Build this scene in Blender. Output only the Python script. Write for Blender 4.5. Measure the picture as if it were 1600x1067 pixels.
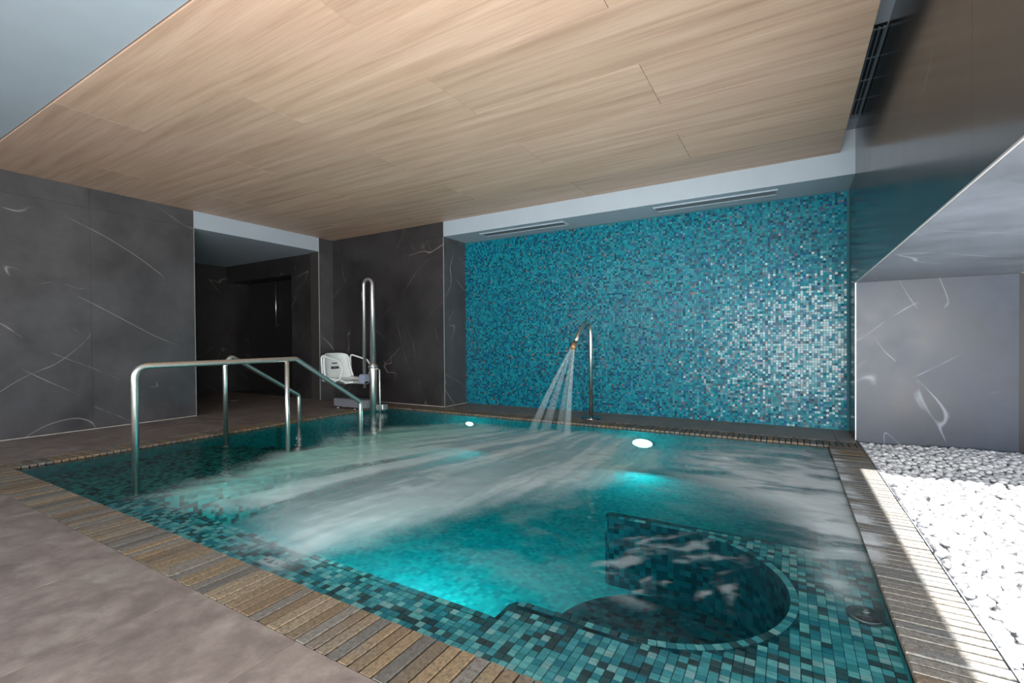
import bpy, bmesh, math, random
import numpy as np
from mathutils import Vector, Matrix
S = bpy.context.scene
for o in list(bpy.data.objects): bpy.data.objects.remove(o, do_unlink=True)
C = S.collection
rng = random.Random(7)
# ------------------------------------------------------------------ camera (level hotel-interior view, about 16.5 mm)
CAM_H = 1.05
F_PX = 734.71
yaw, pitch, roll = math.radians(30.5438), math.radians(-0.5922), math.radians(-0.4557)
fw = Vector((-math.sin(yaw)*math.cos(pitch), math.cos(yaw)*math.cos(pitch), math.sin(pitch)))
rt = Vector((math.cos(yaw), math.sin(yaw), 0)); up = rt.cross(fw)
rt, up = math.cos(roll)*rt + math.sin(roll)*up, -math.sin(roll)*rt + math.cos(roll)*up
cd = bpy.data.cameras.new('camera'); cam = bpy.data.objects.new('camera', cd); C.objects.link(cam)
cd.sensor_width = 36.0; cd.lens = F_PX/1600*36.0; cd.shift_y = (541.5645-533.5)/1600; cd.clip_start = 0.02
cam.matrix_world = Matrix(((rt.x, up.x, -fw.x, 0), (rt.y, up.y, -fw.y, 0), (rt.z, up.z, -fw.z, CAM_H), (0, 0, 0, 1)))
S.camera = cam
CAMP = Vector((0, 0, CAM_H))
def proj(p):
    d = Vector(p) - CAMP; z = d.dot(fw)
    if z < 0.05: return None
    return 800 + F_PX*d.dot(rt)/z, 541.56 - F_PX*d.dot(up)/z
def in_view(p, m=20):
    q = proj(p)
    return q is not None and -m < q[0] < 1600+m and -m < q[1] < 1067+m
# ------------------------------------------------------------------ sky, sun, added fill panels, exposure
W = bpy.data.worlds.new('world'); S.world = W; W.use_nodes = True
bgn = W.node_tree.nodes['Background']; bgn.inputs[0].default_value = (0.62, 0.78, 1.0, 1); bgn.inputs[1].default_value = 0.5
sun = bpy.data.lights.new('sun', 'SUN'); sun.energy = 24.0; sun.angle = math.radians(0.6); sun.color = (1.0, 0.97, 0.93)
so = bpy.data.objects.new('sun', sun); C.objects.link(so)
so.rotation_euler = Vector((0.815, 0.50, 1.0)).to_track_quat('Z', 'Y').to_euler()
def area(name, loc, target, sx, sy, power, col):
    l = bpy.data.lights.new(name, 'AREA'); l.shape = 'RECTANGLE'; l.size = sx; l.size_y = sy; l.energy = power; l.color = col
    o = bpy.data.objects.new(name, l); C.objects.link(o); o.location = loc
    o.rotation_euler = (Vector(loc)-Vector(target)).to_track_quat('Z', 'Y').to_euler(); return o
area('back_fill', (-3.3, -3.85, 1.90), (-3.3, 2.0, 1.75), 7.4, 2.0, 205, (0.95, 0.97, 1.0))  # unseen fill panel behind the viewer, added to brighten the room
area('side_fill', (0.62, -1.2, 0.85), (-0.5, 1.6, 2.9), 3.8, 1.4, 500, (1.0, 0.95, 0.88))  # unseen fill panel near the side opening, added to lift the ceiling
vs = S.view_settings; vs.view_transform = 'Standard'; vs.look = 'None'; vs.gamma = 1.0; vs.use_curve_mapping = False; vs.exposure = 0.15
# ------------------------------------------------------------------ material helpers
def srgb(r, g, b):
    f = lambda c: (c/255/12.92) if c/255 <= 0.04045 else ((c/255+0.055)/1.055)**2.4
    return (f(r), f(g), f(b), 1)
class NT:
    def __init__(s, name):
        s.m = bpy.data.materials.new(name); s.m.use_nodes = True; s.t = s.m.node_tree; s.n = s.t.nodes; s.l = s.t.links
        s.b = s.n['Principled BSDF']; s.out = s.n['Material Output']
    def add(s, t, ins=None, **kw):
        n = s.n.new(t)
        for k, v in kw.items(): setattr(n, k, v)
        for k, v in (ins or {}).items():
            if isinstance(v, bpy.types.NodeSocket): s.l.new(v, n.inputs[k])
            else: n.inputs[k].default_value = v
        return n
    def lk(s, a, b): s.l.new(a, b)
    def set(s, **kw):
        for k, v in kw.items():
            i = s.b.inputs[k.replace('_', ' ')]
            if isinstance(v, bpy.types.NodeSocket): s.l.new(v, i)
            else: i.default_value = v
    def coord(s, kind='Object', scale=(1, 1, 1), rot=(0, 0, 0), loc=None):
        tc = s.add('ShaderNodeTexCoord'); mp = s.add('ShaderNodeMapping', {'Vector': tc.outputs[kind]})
        mp.inputs['Scale'].default_value = scale; mp.inputs['Rotation'].default_value = rot
        if loc is not None: mp.inputs['Location'].default_value = loc
        return mp.outputs[0]
    def noise(s, vec, scale, detail=4, rough=0.55, dist=0.0):
        return s.add('ShaderNodeTexNoise', {'Vector': vec, 'Scale': scale, 'Detail': detail, 'Roughness': rough, 'Distortion': dist}).outputs[0]
    def ramp(s, fac, stops, interp='LINEAR'):
        r = s.add('ShaderNodeValToRGB', {'Fac': fac}); r.color_ramp.interpolation = interp
        e = r.color_ramp.elements
        while len(e) < len(stops): e.new(0.5)
        for el, (p, c) in zip(e, stops): el.position = p; el.color = c if len(c) == 4 else (*c, 1)
        return r.outputs[0]
    def mix(s, fac, a, b, blend='MIX'):
        n = s.add('ShaderNodeMix', data_type='RGBA', blend_type=blend)
        for idx, v in ((0, fac), (6, a), (7, b)):
            if isinstance(v, bpy.types.NodeSocket): s.l.new(v, n.inputs[idx])
            else: n.inputs[idx].default_value = v
        return n.outputs[2]
    def math(s, op, a, b=0.0, clamp=False):
        n = s.add('ShaderNodeMath', operation=op); n.use_clamp = clamp
        for idx, v in ((0, a), (1, b)):
            if isinstance(v, bpy.types.NodeSocket): s.l.new(v, n.inputs[idx])
            else: n.inputs[idx].default_value = v
        return n.outputs[0]
    def bump(s, h, strength=0.2, dist=0.01):
        return s.add('ShaderNodeBump', {'Height': h, 'Strength': strength, 'Distance': dist}).outputs[0]
BW = lambda v: (v, v, v, 1)
def simple(name, col, rough=0.5, metal=0.0, vary=0.06, nscale=14.0, **kw):
    t = NT(name); v = t.coord('Object'); n = t.noise(v, nscale, 4)
    lo = tuple(c*(1-vary) for c in col[:3])+(1,); hi = tuple(min(1, c*(1+vary)) for c in col[:3])+(1,)
    t.set(Base_Color=t.ramp(n, [(0.3, lo), (0.7, hi)]), Roughness=rough, Metallic=metal, **kw); return t.m
M = {}
def marble(name, base, vein, rough=0.30, vscale=1.0, shift=0.0):
    t = NT(name)
    geo = t.add('ShaderNodeNewGeometry'); mp = t.add('ShaderNodeMapping', {'Vector': geo.outputs['Position']})
    mp.inputs['Location'].default_value = (shift, shift*0.7, shift*1.3); v = mp.outputs[0]
    cl = t.noise(v, 1.6, 6, 0.62); fine = t.noise(v, 9, 5, 0.6)
    col = t.ramp(cl, [(0.30, tuple(c*0.62 for c in base[:3])), (0.70, tuple(c*1.35 for c in base[:3]))])
    col = t.mix(t.math('MULTIPLY', fine, 0.35), col, tuple(c*0.55 for c in base[:3])+(1,))
    wob = t.add('ShaderNodeTexNoise', {'Vector': v, 'Scale': 1.7, 'Detail': 5}).outputs['Color']
    def lines(ax, sc, width, mscale, thr, seed):
        rx = t.add('ShaderNodeVectorRotate', {'Vector': v, 'Rotation': ax}, rotation_type='EULER_XYZ').outputs[0]
        m2 = t.add('ShaderNodeMapping', {'Vector': rx}); m2.inputs['Scale'].default_value = sc; m2.inputs['Location'].default_value = (seed, seed*1.7, 0)
        n = t.noise(m2.outputs[0], vscale, 2, 0.4, 0.05)
        d = t.math('ABSOLUTE', t.math('SUBTRACT', n, 0.5))
        ln = t.ramp(d, [(0.0, BW(1)), (width, BW(0))])
        mk = t.ramp(t.noise(v, mscale, 3), [(thr, BW(0)), (thr+0.10, BW(1))])
        return t.math('MULTIPLY', ln, mk)
    a = lines((0.6, 0.55, 0.0), (0.35, 0.35, 1.7), 0.0045, 1.3, 0.50, 2.0)
    b = lines((-0.75, -1.05, 0.0), (0.4, 0.4, 1.9), 0.0035, 1.7, 0.52, 9.0)
    col = t.mix(t.math('MULTIPLY', a, 0.75), col, vein)
    col = t.mix(t.math('MULTIPLY', b, 0.55), col, vein)
    t.set(Base_Color=col, Roughness=t.ramp(cl, [(0.3, BW(rough*0.85)), (0.7, BW(rough*1.2))]))
    return t.m
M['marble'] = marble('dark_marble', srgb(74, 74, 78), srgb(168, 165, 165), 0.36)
M['marble_shaded'] = marble('shaded_marble', srgb(50, 48, 50), srgb(140, 134, 130), 0.34, 1.1, 3.7)  # same stone as the left wall; far wall shade put into the colour
M['marble_lit'] = marble('lit_marble', srgb(104, 112, 124), srgb(186, 190, 198), 0.40, 1.15, 8.1)  # lighter copy of the jamb stone; bounce light on the soffit put into the colour
M['marble_jamb'] = marble('jamb_marble', srgb(50, 61, 78), srgb(156, 166, 180), 0.42, 1.2, 21.0)  # darker, bluer copy of the soffit stone; jamb shade put into the colour
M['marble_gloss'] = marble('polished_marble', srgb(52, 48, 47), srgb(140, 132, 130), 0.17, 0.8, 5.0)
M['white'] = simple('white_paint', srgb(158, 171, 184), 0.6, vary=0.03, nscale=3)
M['trim'] = simple('edge_profile', srgb(190, 190, 192), 0.35, 0.4)
M['steel'] = simple('brushed_steel', (0.66, 0.65, 0.62, 1), 0.32, 1.0, 0.08, 30)
M['steel_satin'] = simple('satin_steel', (0.58, 0.59, 0.60, 1), 0.36, 0.9, 0.08, 30)
M['chrome'] = simple('chrome', (0.30, 0.31, 0.33, 1), 0.14, 1.0, 0.05, 30)
M['plastic'] = simple('pale_plastic', srgb(226, 232, 233), 0.35, vary=0.04)
M['plastic_blue'] = simple('clamp_plastic', srgb(140, 152, 172), 0.4)
M['decal'] = simple('dark_print', srgb(34, 40, 66), 0.5)
M['decal_light'] = simple('light_print', srgb(170, 185, 200), 0.5)
M['grey_metal'] = simple('grey_cover', srgb(120, 124, 132), 0.45, 0.2)
M['brass'] = simple('brass_nozzle', srgb(190, 150, 110), 0.35, 0.7)
M['black'] = simple('black_void', srgb(18, 20, 22), 0.6)
M['slat'] = simple('vent_slat', srgb(92, 104, 112), 0.45, 0.3)
M['dark_slat'] = simple('grille_slat', srgb(96, 110, 118), 0.45, 0.3)
M['door'] = simple('dark_door', srgb(34, 34, 37), 0.45)
M['grout'] = simple('mortar', srgb(30, 25, 19), 0.9, vary=0.2, nscale=40)
M['base'] = simple('subfloor', srgb(48, 44, 42), 0.9)
M['concrete'] = simple('pale_concrete', srgb(196, 192, 184), 0.85, vary=0.08)
M['sign'] = simple('white_sign', srgb(225, 225, 228), 0.4)
M['sign_mark'] = simple('sign_print', srgb(150, 128, 130), 0.5)
def mk_floor():
    t = NT('floor_tile_stone'); v = t.add('ShaderNodeNewGeometry').outputs['Position']
    oi = t.add('ShaderNodeObjectInfo').outputs['Random']
    off = t.add('ShaderNodeCombineXYZ', {0: t.math('MULTIPLY', oi, 40), 1: t.math('MULTIPLY', oi, 17)})
    vv = t.add('ShaderNodeVectorMath', {0: v, 1: off.outputs[0]}, operation='ADD').outputs[0]
    a = t.noise(vv, 3.6, 10, 0.70, 0.4); b = t.noise(vv, 34, 6, 0.75)
    col = t.ramp(a, [(0.30, srgb(96, 87, 84)), (0.5, srgb(124, 113, 108)), (0.72, srgb(146, 138, 131))])
    col = t.mix(t.ramp(b, [(0.62, BW(0)), (0.80, BW(0.35))]), col, srgb(182, 172, 165))
    col = t.mix(t.ramp(t.noise(vv, 9, 6, 0.7), [(0.36, BW(0.5)), (0.56, BW(0))]), col, srgb(92, 82, 79))
    t.set(Base_Color=col, Roughness=t.ramp(a, [(0.3, BW(0.42)), (0.7, BW(0.55))]), Normal=t.bump(b, 0.08, 0.004)); return t.m
M['floor'] = mk_floor()
def mk_wood():
    t = NT('oak_veneer'); oi = t.add('ShaderNodeObjectInfo').outputs['Random']
    tc = t.add('ShaderNodeTexCoord').outputs['Object']
    off = t.add('ShaderNodeCombineXYZ', {0: t.math('MULTIPLY', oi, 31), 1: t.math('MULTIPLY', oi, 57)})
    vv = t.add('ShaderNodeVectorMath', {0: tc, 1: off.outputs[0]}, operation='ADD').outputs[0]
    def st(sx, sy):
        m = t.add('ShaderNodeMapping', {'Vector': vv}); m.inputs['Scale'].default_value = (sx, sy, 1); return m.outputs[0]
    a = t.noise(st(0.30, 6.0), 2.0, 6, 0.62, 0.35); b = t.noise(st(0.8, 55.0), 2.0, 4, 0.65, 0.1); c = t.noise(st(0.25, 1.6), 1.4, 2)
    col = t.ramp(a, [(0.25, srgb(168, 138, 119)), (0.50, srgb(198, 169, 150)), (0.75, srgb(216, 190, 172))])
    col = t.mix(t.ramp(b, [(0.35, BW(0.28)), (0.60, BW(0))]), col, srgb(146, 120, 98))
    col = t.mix(t.ramp(c, [(0.35, BW(0.0)), (0.75, BW(0.35))]), col, srgb(170, 140, 116))
    hv = t.add('ShaderNodeHueSaturation', {'Value': t.add('ShaderNodeMapRange', {0: oi, 3: 0.90, 4: 1.08}).outputs[0], 'Color': col}).outputs[0]
    t.set(Base_Color=hv, Roughness=0.5, Normal=t.bump(b, 0.06, 0.002)); return t.m
M['wood'] = mk_wood()
def rand_src(t, attr):
    if attr: return t.add('ShaderNodeAttribute', attribute_name='tint').outputs['Fac']
    return t.add('ShaderNodeObjectInfo').outputs['Random']
def mk_stone(attr, grey=0.0):
    t = NT('slate_coping_'+('joined' if attr else 'single')+('_grey' if grey else '')); r = rand_src(t, attr)
    pos = t.add('ShaderNodeNewGeometry').outputs['Position']
    base = t.ramp(r, [(0.0, srgb(124, 108, 86)), (0.13, srgb(134, 120, 100)), (0.24, srgb(114, 97, 76)), (0.34, srgb(110, 107, 102)),
                      (0.46, srgb(130, 111, 86)), (0.56, srgb(90, 88, 85)), (0.66, srgb(122, 104, 85)), (0.76, srgb(116, 113, 106)), (0.88, srgb(102, 90, 76))], 'CONSTANT')
    a = t.noise(pos, 7, 6, 0.65, 0.4); b = t.noise(pos, 70, 4, 0.7)
    base = t.mix(grey, base, srgb(124, 128, 128))
    col = t.mix(t.ramp(a, [(0.58, BW(0)), (0.76, BW(0.42))]), base, srgb(152, 114, 70))
    col = t.mix(t.ramp(t.noise(pos, 3.1, 3), [(0.50, BW(0)), (0.68, BW(0.5))]), col, srgb(112, 112, 110))
    col = t.mix(t.ramp(b, [(0.34, BW(0.75)), (0.60, BW(0))]), col, srgb(62, 54, 46))
    t.set(Base_Color=col, Roughness=0.62, Normal=t.bump(b, 0.35, 0.004)); return t.m
M['stone'] = mk_stone(False); M['stone_grey'] = mk_stone(False, 0.65); M['stone_j'] = mk_stone(True)
POOL_GAIN = 2.2
POOL_STOPS = [(0.0, srgb(74, 142, 148)), (0.14, srgb(112, 176, 178)), (0.30, srgb(48, 118, 128)), (0.44, srgb(140, 186, 184)), (0.52, srgb(62, 130, 134)),
              (0.60, srgb(46, 62, 66)), (0.75, srgb(82, 150, 158)), (0.83, srgb(56, 78, 80)), (0.93, srgb(40, 108, 122))]
def mk_tile(attr):
    t = NT('pool_mosaic_'+('joined' if attr else 'single')); r = rand_src(t, attr)
    col = t.ramp(r, [(p, tuple(min(0.85, POOL_GAIN*x) for x in c[:3])) for p, c in POOL_STOPS], 'CONSTANT'); pos = t.add('ShaderNodeNewGeometry').outputs['Position']
    m = t.add('ShaderNodeMapping', {'Vector': pos}); m.inputs['Scale'].default_value = (20, 90, 1)
    n = t.noise(m.outputs[0], 1.0, 4, 0.6, 0.5)
    col = t.mix(t.ramp(n, [(0.35, BW(0.3)), (0.6, BW(0))]), col, srgb(30, 84, 92))
    t.set(Base_Color=col, Roughness=0.2); return t.m
M['tile'] = mk_tile(False); M['tile_j'] = mk_tile(True)
def mk_basin(name, pitch, stops, dark=1.0):
    # procedural mosaic for deep or distant pool surfaces
    t = NT(name); pos = t.add('ShaderNodeNewGeometry').outputs['Position']
    sc = t.add('ShaderNodeVectorMath', {0: pos, 'Scale': 1/pitch}, operation='SCALE').outputs[0]
    ad = t.add('ShaderNodeVectorMath', {0: sc, 1: (0.013, 0.017, 0.021)}, operation='ADD').outputs[0]
    fl = t.add('ShaderNodeVectorMath', {0: ad}, operation='FLOOR').outputs[0]
    wn = t.add('ShaderNodeTexWhiteNoise', {'Vector': fl}, noise_dimensions='3D').outputs['Value']
    col = t.ramp(wn, stops, 'CONSTANT')
    t.set(Base_Color=col, Roughness=0.8, Specular_IOR_Level=0.05); return t.m
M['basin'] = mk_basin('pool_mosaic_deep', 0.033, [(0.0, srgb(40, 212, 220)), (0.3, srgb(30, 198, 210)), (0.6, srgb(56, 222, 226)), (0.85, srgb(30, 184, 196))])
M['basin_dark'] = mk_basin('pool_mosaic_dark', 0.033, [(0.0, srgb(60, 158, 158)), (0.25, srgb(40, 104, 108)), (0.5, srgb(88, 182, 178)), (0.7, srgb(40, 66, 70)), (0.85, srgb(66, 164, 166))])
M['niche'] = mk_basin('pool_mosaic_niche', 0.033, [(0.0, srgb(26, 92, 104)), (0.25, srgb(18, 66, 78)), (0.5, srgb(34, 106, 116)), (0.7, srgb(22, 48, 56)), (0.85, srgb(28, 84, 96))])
def mk_wall_mosaic():
    t = NT('glass_mosaic'); r = t.add('ShaderNodeAttribute', attribute_name='tint').outputs['Fac']
    col = t.ramp(r, [(0.0, srgb(4, 108, 128)), (0.2, srgb(4, 90, 120)), (0.36, srgb(10, 126, 142)), (0.50, srgb(4, 76, 100)), (0.62, srgb(8, 116, 132)),
                     (0.74, srgb(8, 60, 78)), (0.82, srgb(16, 130, 146)), (0.93, srgb(60, 74, 86)), (0.955, srgb(4, 82, 134)), (0.985, srgb(110, 100, 98))], 'CONSTANT')
    t.set(Base_Color=col, Roughness=0.20, Specular_IOR_Level=0.27); return t.m
M['mosaic'] = mk_wall_mosaic()
M['mosaic_grout'] = simple('mosaic_grout', srgb(40, 92, 104), 0.8)
def mk_pebble():
    t = NT('white_pebble'); pos = t.add('ShaderNodeNewGeometry').outputs['Position']
    n = t.noise(pos, 22, 4); t.set(Base_Color=t.ramp(n, [(0.3, srgb(176, 179, 184)), (0.7, srgb(222, 223, 224))]), Roughness=0.55); return t.m
M['pebble'] = mk_pebble()
def mk_emit(name, col, st):
    t = NT(name); t.set(Base_Color=col, Emission_Color=col, Emission_Strength=st); return t.m
M['lamp'] = mk_emit('lamp_lens', (0.85, 1.0, 0.97, 1), 7.0)
def mk_jet():
    t = NT('falling_water'); tc = t.coord('Object', (60, 60, 1.5)); n = t.noise(tc, 1.0, 3)
    tr = t.add('ShaderNodeBsdfTransparent'); df = t.add('ShaderNodeBsdfDiffuse', {'Color': (0.82, 0.88, 0.92, 1)})
    tl = t.add('ShaderNodeBsdfTranslucent', {'Color': (0.82, 0.88, 0.92, 1)}); ad = t.add('ShaderNodeMixShader', {0: 0.5, 1: df.outputs[0], 2: tl.outputs[0]})
    lw = t.add('ShaderNodeAttribute', attribute_name='dens').outputs['Fac']
    f = t.math('MULTIPLY', t.ramp(n, [(0.3, BW(0.45)), (0.7, BW(1.0))]), lw)
    mx = t.add('ShaderNodeMixShader', {0: f, 1: tr.outputs[0], 2: ad.outputs[0]}); t.lk(mx.outputs[0], t.out.inputs[0]); return t.m
M['jet'] = mk_jet()
def mk_water():
    t = NT('pool_water'); pos = t.add('ShaderNodeNewGeometry').outputs['Position']
    m1 = t.add('ShaderNodeMapping', {'Vector': pos}); m1.inputs['Scale'].default_value = (9, 14, 1); m1.inputs['Rotation'].default_value = (0, 0, 0.5)
    rip = t.noise(m1.outputs[0], 1.0, 3, 0.5, 0.6)
    nrm = t.bump(rip, 0.5, 0.012)
    gl = t.add('ShaderNodeBsdfGlossy', {'Color': (0.8, 0.8, 0.8, 1), 'Roughness': 0.06, 'Normal': nrm})
    tr = t.add('ShaderNodeBsdfTransparent', {'Color': (0.90, 0.98, 0.98, 1)})
    fr = t.add('ShaderNodeFresnel', {'IOR': 1.33, 'Normal': nrm}).outputs[0]
    w = t.add('ShaderNodeMixShader', {0: fr, 1: tr.outputs[0], 2: gl.outputs[0]})
    foam = t.add('ShaderNodeAttribute', attribute_name='foam').outputs['Fac']
    green = t.add('ShaderNodeAttribute', attribute_name='glow_tint').outputs['Fac']
    fc = t.mix(green, (0.50, 0.56, 0.585, 1), (0.31, 0.58, 0.52, 1))  # green tint paints the glow of light from below into the foam
    df = t.add('ShaderNodeBsdfDiffuse', {'Color': fc}); tl = t.add('ShaderNodeBsdfTranslucent', {'Color': fc})
    fm = t.add('ShaderNodeMixShader', {0: 0.07, 1: df.outputs[0], 2: tl.outputs[0]})
    mx = t.add('ShaderNodeMixShader', {0: foam, 1: w.outputs[0], 2: fm.outputs[0]}); t.lk(mx.outputs[0], t.out.inputs[0])
    va = t.add('ShaderNodeVolumeAbsorption', {'Color': (0.0, 0.78, 0.80, 1), 'Density': 1.2}); t.lk(va.outputs[0], t.out.inputs[1])
    return t.m
M['water'] = mk_water()
# ------------------------------------------------------------------ geometry helpers
def tag(o, label=None, cat=None, group=None, kind=None):
    if label: o['label'] = label
    if cat: o['category'] = cat
    if group: o['group'] = group
    if kind: o['kind'] = kind
    return o
def empty(name, loc=(0, 0, 0)):
    o = bpy.data.objects.new(name, None); C.objects.link(o); o.location = loc; o.empty_display_size = 0.1; return o
def link(name, me, mat, parent=None, loc=None):
    o = bpy.data.objects.new(name, me); C.objects.link(o)
    if mat and not me.materials: me.materials.append(M[mat])
    if parent:
        o.parent = parent
        o.location = (0, 0, 0) if loc is None else loc
    elif loc is not None: o.location = loc
    return o
class MB:
    def __init__(s): s.v = []; s.f = []; s.sm = []
    def quadbox(s, x0, x1, y0, y1, z0, z1):
        b = len(s.v)
        s.v += [(x0, y0, z0), (x1, y0, z0), (x1, y1, z0), (x0, y1, z0), (x0, y0, z1), (x1, y0, z1), (x1, y1, z1), (x0, y1, z1)]
        for q in ((0, 3, 2, 1), (4, 5, 6, 7), (0, 1, 5, 4), (1, 2, 6, 5), (2, 3, 7, 6), (3, 0, 4, 7)): s.f.append(tuple(b+i for i in q)); s.sm.append(False)
        return s
    def bevbox(s, x0, x1, y0, y1, z0, z1, c):
        # box with chamfered top edges
        b = len(s.v)
        s.v += [(x0, y0, z0), (x1, y0, z0), (x1, y1, z0), (x0, y1, z0), (x0, y0, z1-c), (x1, y0, z1-c), (x1, y1, z1-c), (x0, y1, z1-c),
                (x0+c, y0+c, z1), (x1-c, y0+c, z1), (x1-c, y1-c, z1), (x0+c, y1-c, z1)]
        for q in ((0, 3, 2, 1), (8, 9, 10, 11), (0, 1, 5, 4), (1, 2, 6, 5), (2, 3, 7, 6), (3, 0, 4, 7), (4, 5, 9, 8), (5, 6, 10, 9), (6, 7, 11, 10), (7, 4, 8, 11)):
            s.f.append(tuple(b+i for i in q)); s.sm.append(False)
        return s
    def tube(s, pts, r, n=14, caps=True):
        pts = [Vector(p) for p in pts]; rs = r if isinstance(r, (list, tuple)) else [r]*len(pts)
        b = len(s.v); prev = None
        for i, p in enumerate(pts):
            d = (pts[min(i+1, len(pts)-1)]-pts[max(i-1, 0)]).normalized()
            if prev is None:
                a = Vector((0, 0, 1)) if abs(d.z) < 0.9 else Vector((1, 0, 0)); u = d.cross(a).normalized()
            else: u = (prev - d*prev.dot(d)).normalized()
            prev = u; w = d.cross(u)
            for k in range(n):
                t = 2*math.pi*k/n; q = p + (u*math.cos(t)+w*math.sin(t))*rs[i]; s.v.append(tuple(q))
        for i in range(len(pts)-1):
            for k in range(n):
                s.f.append((b+i*n+k, b+i*n+(k+1) % n, b+(i+1)*n+(k+1) % n, b+(i+1)*n+k)); s.sm.append(True)
        if caps:
            s.f.append(tuple(b+k for k in reversed(range(n)))); s.sm.append(False)
            e = b+(len(pts)-1)*n; s.f.append(tuple(e+k for k in range(n))); s.sm.append(False)
        return s
    def lathe(s, prof, cx, cy, n=32):
        b = len(s.v)
        for r, z in prof:
            for k in range(n):
                t = 2*math.pi*k/n; s.v.append((cx+r*math.cos(t), cy+r*math.sin(t), z))
        for i in range(len(prof)-1):
            for k in range(n): s.f.append((b+i*n+k, b+i*n+(k+1) % n, b+(i+1)*n+(k+1) % n, b+(i+1)*n+k)); s.sm.append(True)
        s.f.append(tuple(b+k for k in reversed(range(n)))); s.sm.append(False)
        e = b+(len(prof)-1)*n; s.f.append(tuple(e+k for k in range(n))); s.sm.append(False)
        return s
    def prism(s, outline, z0, z1):
        b = len(s.v); n = len(outline)
        s.v += [(x, y, z0) for x, y in outline]+[(x, y, z1) for x, y in outline]
        s.f.append(tuple(b+i for i in reversed(range(n)))); s.sm.append(False)
        s.f.append(tuple(b+n+i for i in range(n))); s.sm.append(False)
        for i in range(n): j = (i+1) % n; s.f.append((b+i, b+j, b+n+j, b+n+i)); s.sm.append(False)
        return s
    def mesh(s, name):
        me = bpy.data.meshes.new(name); me.from_pydata(s.v, [], s.f)
        me.polygons.foreach_set('use_smooth', s.sm); me.update(); return me
    def build(s, name, mat, parent=None, loc=None): return link(name, s.mesh(name), mat, parent, loc)
def box(name, x0, x1, y0, y1, z0, z1, mat, parent=None): return MB().quadbox(x0, x1, y0, y1, z0, z1).build(name, mat, parent)
def fillet(pts, r, n=8):
    pts = [Vector(p) for p in pts]; out = [pts[0]]
    for i in range(1, len(pts)-1):
        a, b, c = pts[i-1], pts[i], pts[i+1]; d1 = (a-b).normalized(); d2 = (c-b).normalized()
        rr = r[i-1] if isinstance(r, (list, tuple)) else r
        ang = d1.angle(d2); t = min(rr/math.tan(ang/2), (a-b).length*0.49, (c-b).length*0.49)
        p0 = b+d1*t; p1 = b+d2*t
        for k in range(n+1):
            u = k/n; out.append(p0*(1-u)**2 + b*2*u*(1-u) + p1*u*u)
    out.append(pts[-1]); return out
def attr_mesh(me, name, vals, domain='FACE'):
    a = me.attributes.new(name, 'FLOAT', domain); a.data.foreach_set('value', np.asarray(vals, dtype=np.float32))
# ------------------------------------------------------------------ plan (metres; deck at z = 0)
XL, XR = -7.50, 0.59            # left and right wall planes
YB, YM = 6.01, 6.60             # dark far wall, mosaic wall
XRET = -4.82                    # return between them
ZC, ZS, ZW = 3.00, 2.76, 3.22   # timber ceiling, bulkhead soffit, white ceiling above
ZO, XO = 1.635, 1.80            # low side opening: head height, outer plane
PX0, PX1, PY0, PY1 = -5.77, 0.333, 1.285, 5.60   # water edges
CX0, CX1, CY0, CY1 = -6.03, 0.602, 1.03, 5.86    # coping outer edges
ZWAT, ZL = -0.020, -0.062        # water level, tiled ledge under it
# ------------------------------------------------------------------ floor
fl = MB()
for a in ((-11.2, CX1, -4.0, CY0), (-11.2, CX0, CY0, YM), (CX0, XR, CY1, YM)): fl.quadbox(*a, -0.06, -0.008)
floor = tag(fl.build('floor', 'base'), 'grey brown stone tiled pool deck around the water', 'floor', kind='structure')
def tiles(x0, x1, y0, y1, xs, ys):
    xs = sorted(x for x in xs if x0 < x < x1); ys = sorted(y for y in ys if y0 < y < y1)
    xs = [x0]+xs+[x1]; ys = [y0]+ys+[y1]; g = 0.002
    for i in range(len(xs)-1):
        for j in range(len(ys)-1):
            a, b, c, d = xs[i]+g, xs[i+1]-g, ys[j]+g, ys[j+1]-g
            if b-a < 0.02 or d-c < 0.02: continue
            mx, my = (a+b)/2, (c+d)/2
            MB().bevbox(a-mx, b-mx, c-my, d-my, -0.008, 0.0, 0.0005).build('floor_tile', 'floor', floor, (mx, my, 0))
tx = [-1.501-0.655*k for k in range(-3, 16)]
tiles(XL, CX1, -4.0, CY0, tx, [CY0-1.31*k for k in range(0, 5)])
tiles(XL, CX0, CY0, YB, [CX0-0.735], [1.03+1.31*k for k in range(5)])
tiles(CX0, XRET, CY1, YB, [-6.03+1.31*k for k in range(3)], [])
tiles(XRET, XR, CY1, YM, [-4.82+1.31*k for k in range(6)], [])
tiles(-10.7, XL, 3.3, 5.75, [-7.5-1.31*k for k in range(4)], [3.3+0.655*k for k in range(5)])
# ------------------------------------------------------------------ ceiling
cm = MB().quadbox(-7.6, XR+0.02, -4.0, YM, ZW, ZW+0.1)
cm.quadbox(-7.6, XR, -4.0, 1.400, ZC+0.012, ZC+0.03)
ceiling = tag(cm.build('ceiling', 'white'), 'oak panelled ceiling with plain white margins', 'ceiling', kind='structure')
rows = [1.407, 2.03, 2.69, 3.34, 4.0, 4.655, 5.33, 6.008]
for j in range(7):
    xs = [-7.5] + ([-5.09, -2.30] if j % 2 == 0 else [-6.53, -3.71, -0.91]) + [0.458]
    for i in range(len(xs)-1):
        a, b, c, d = xs[i]+0.002, xs[i+1]-0.002, rows[j]+0.002, rows[j+1]-0.002
        if j == 6: d = rows[7]
        mx, my = (a+b)/2, (c+d)/2
        MB().quadbox(a-mx, b-mx, c-my, d-my, 0, 0.03).build('ceiling_panel', 'wood', ceiling, (mx, my, ZC))
box('panel_backing', -7.5, 0.45, 1.41, 6.0, ZC+0.03, ZC+0.06, 'base', ceiling)
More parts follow.
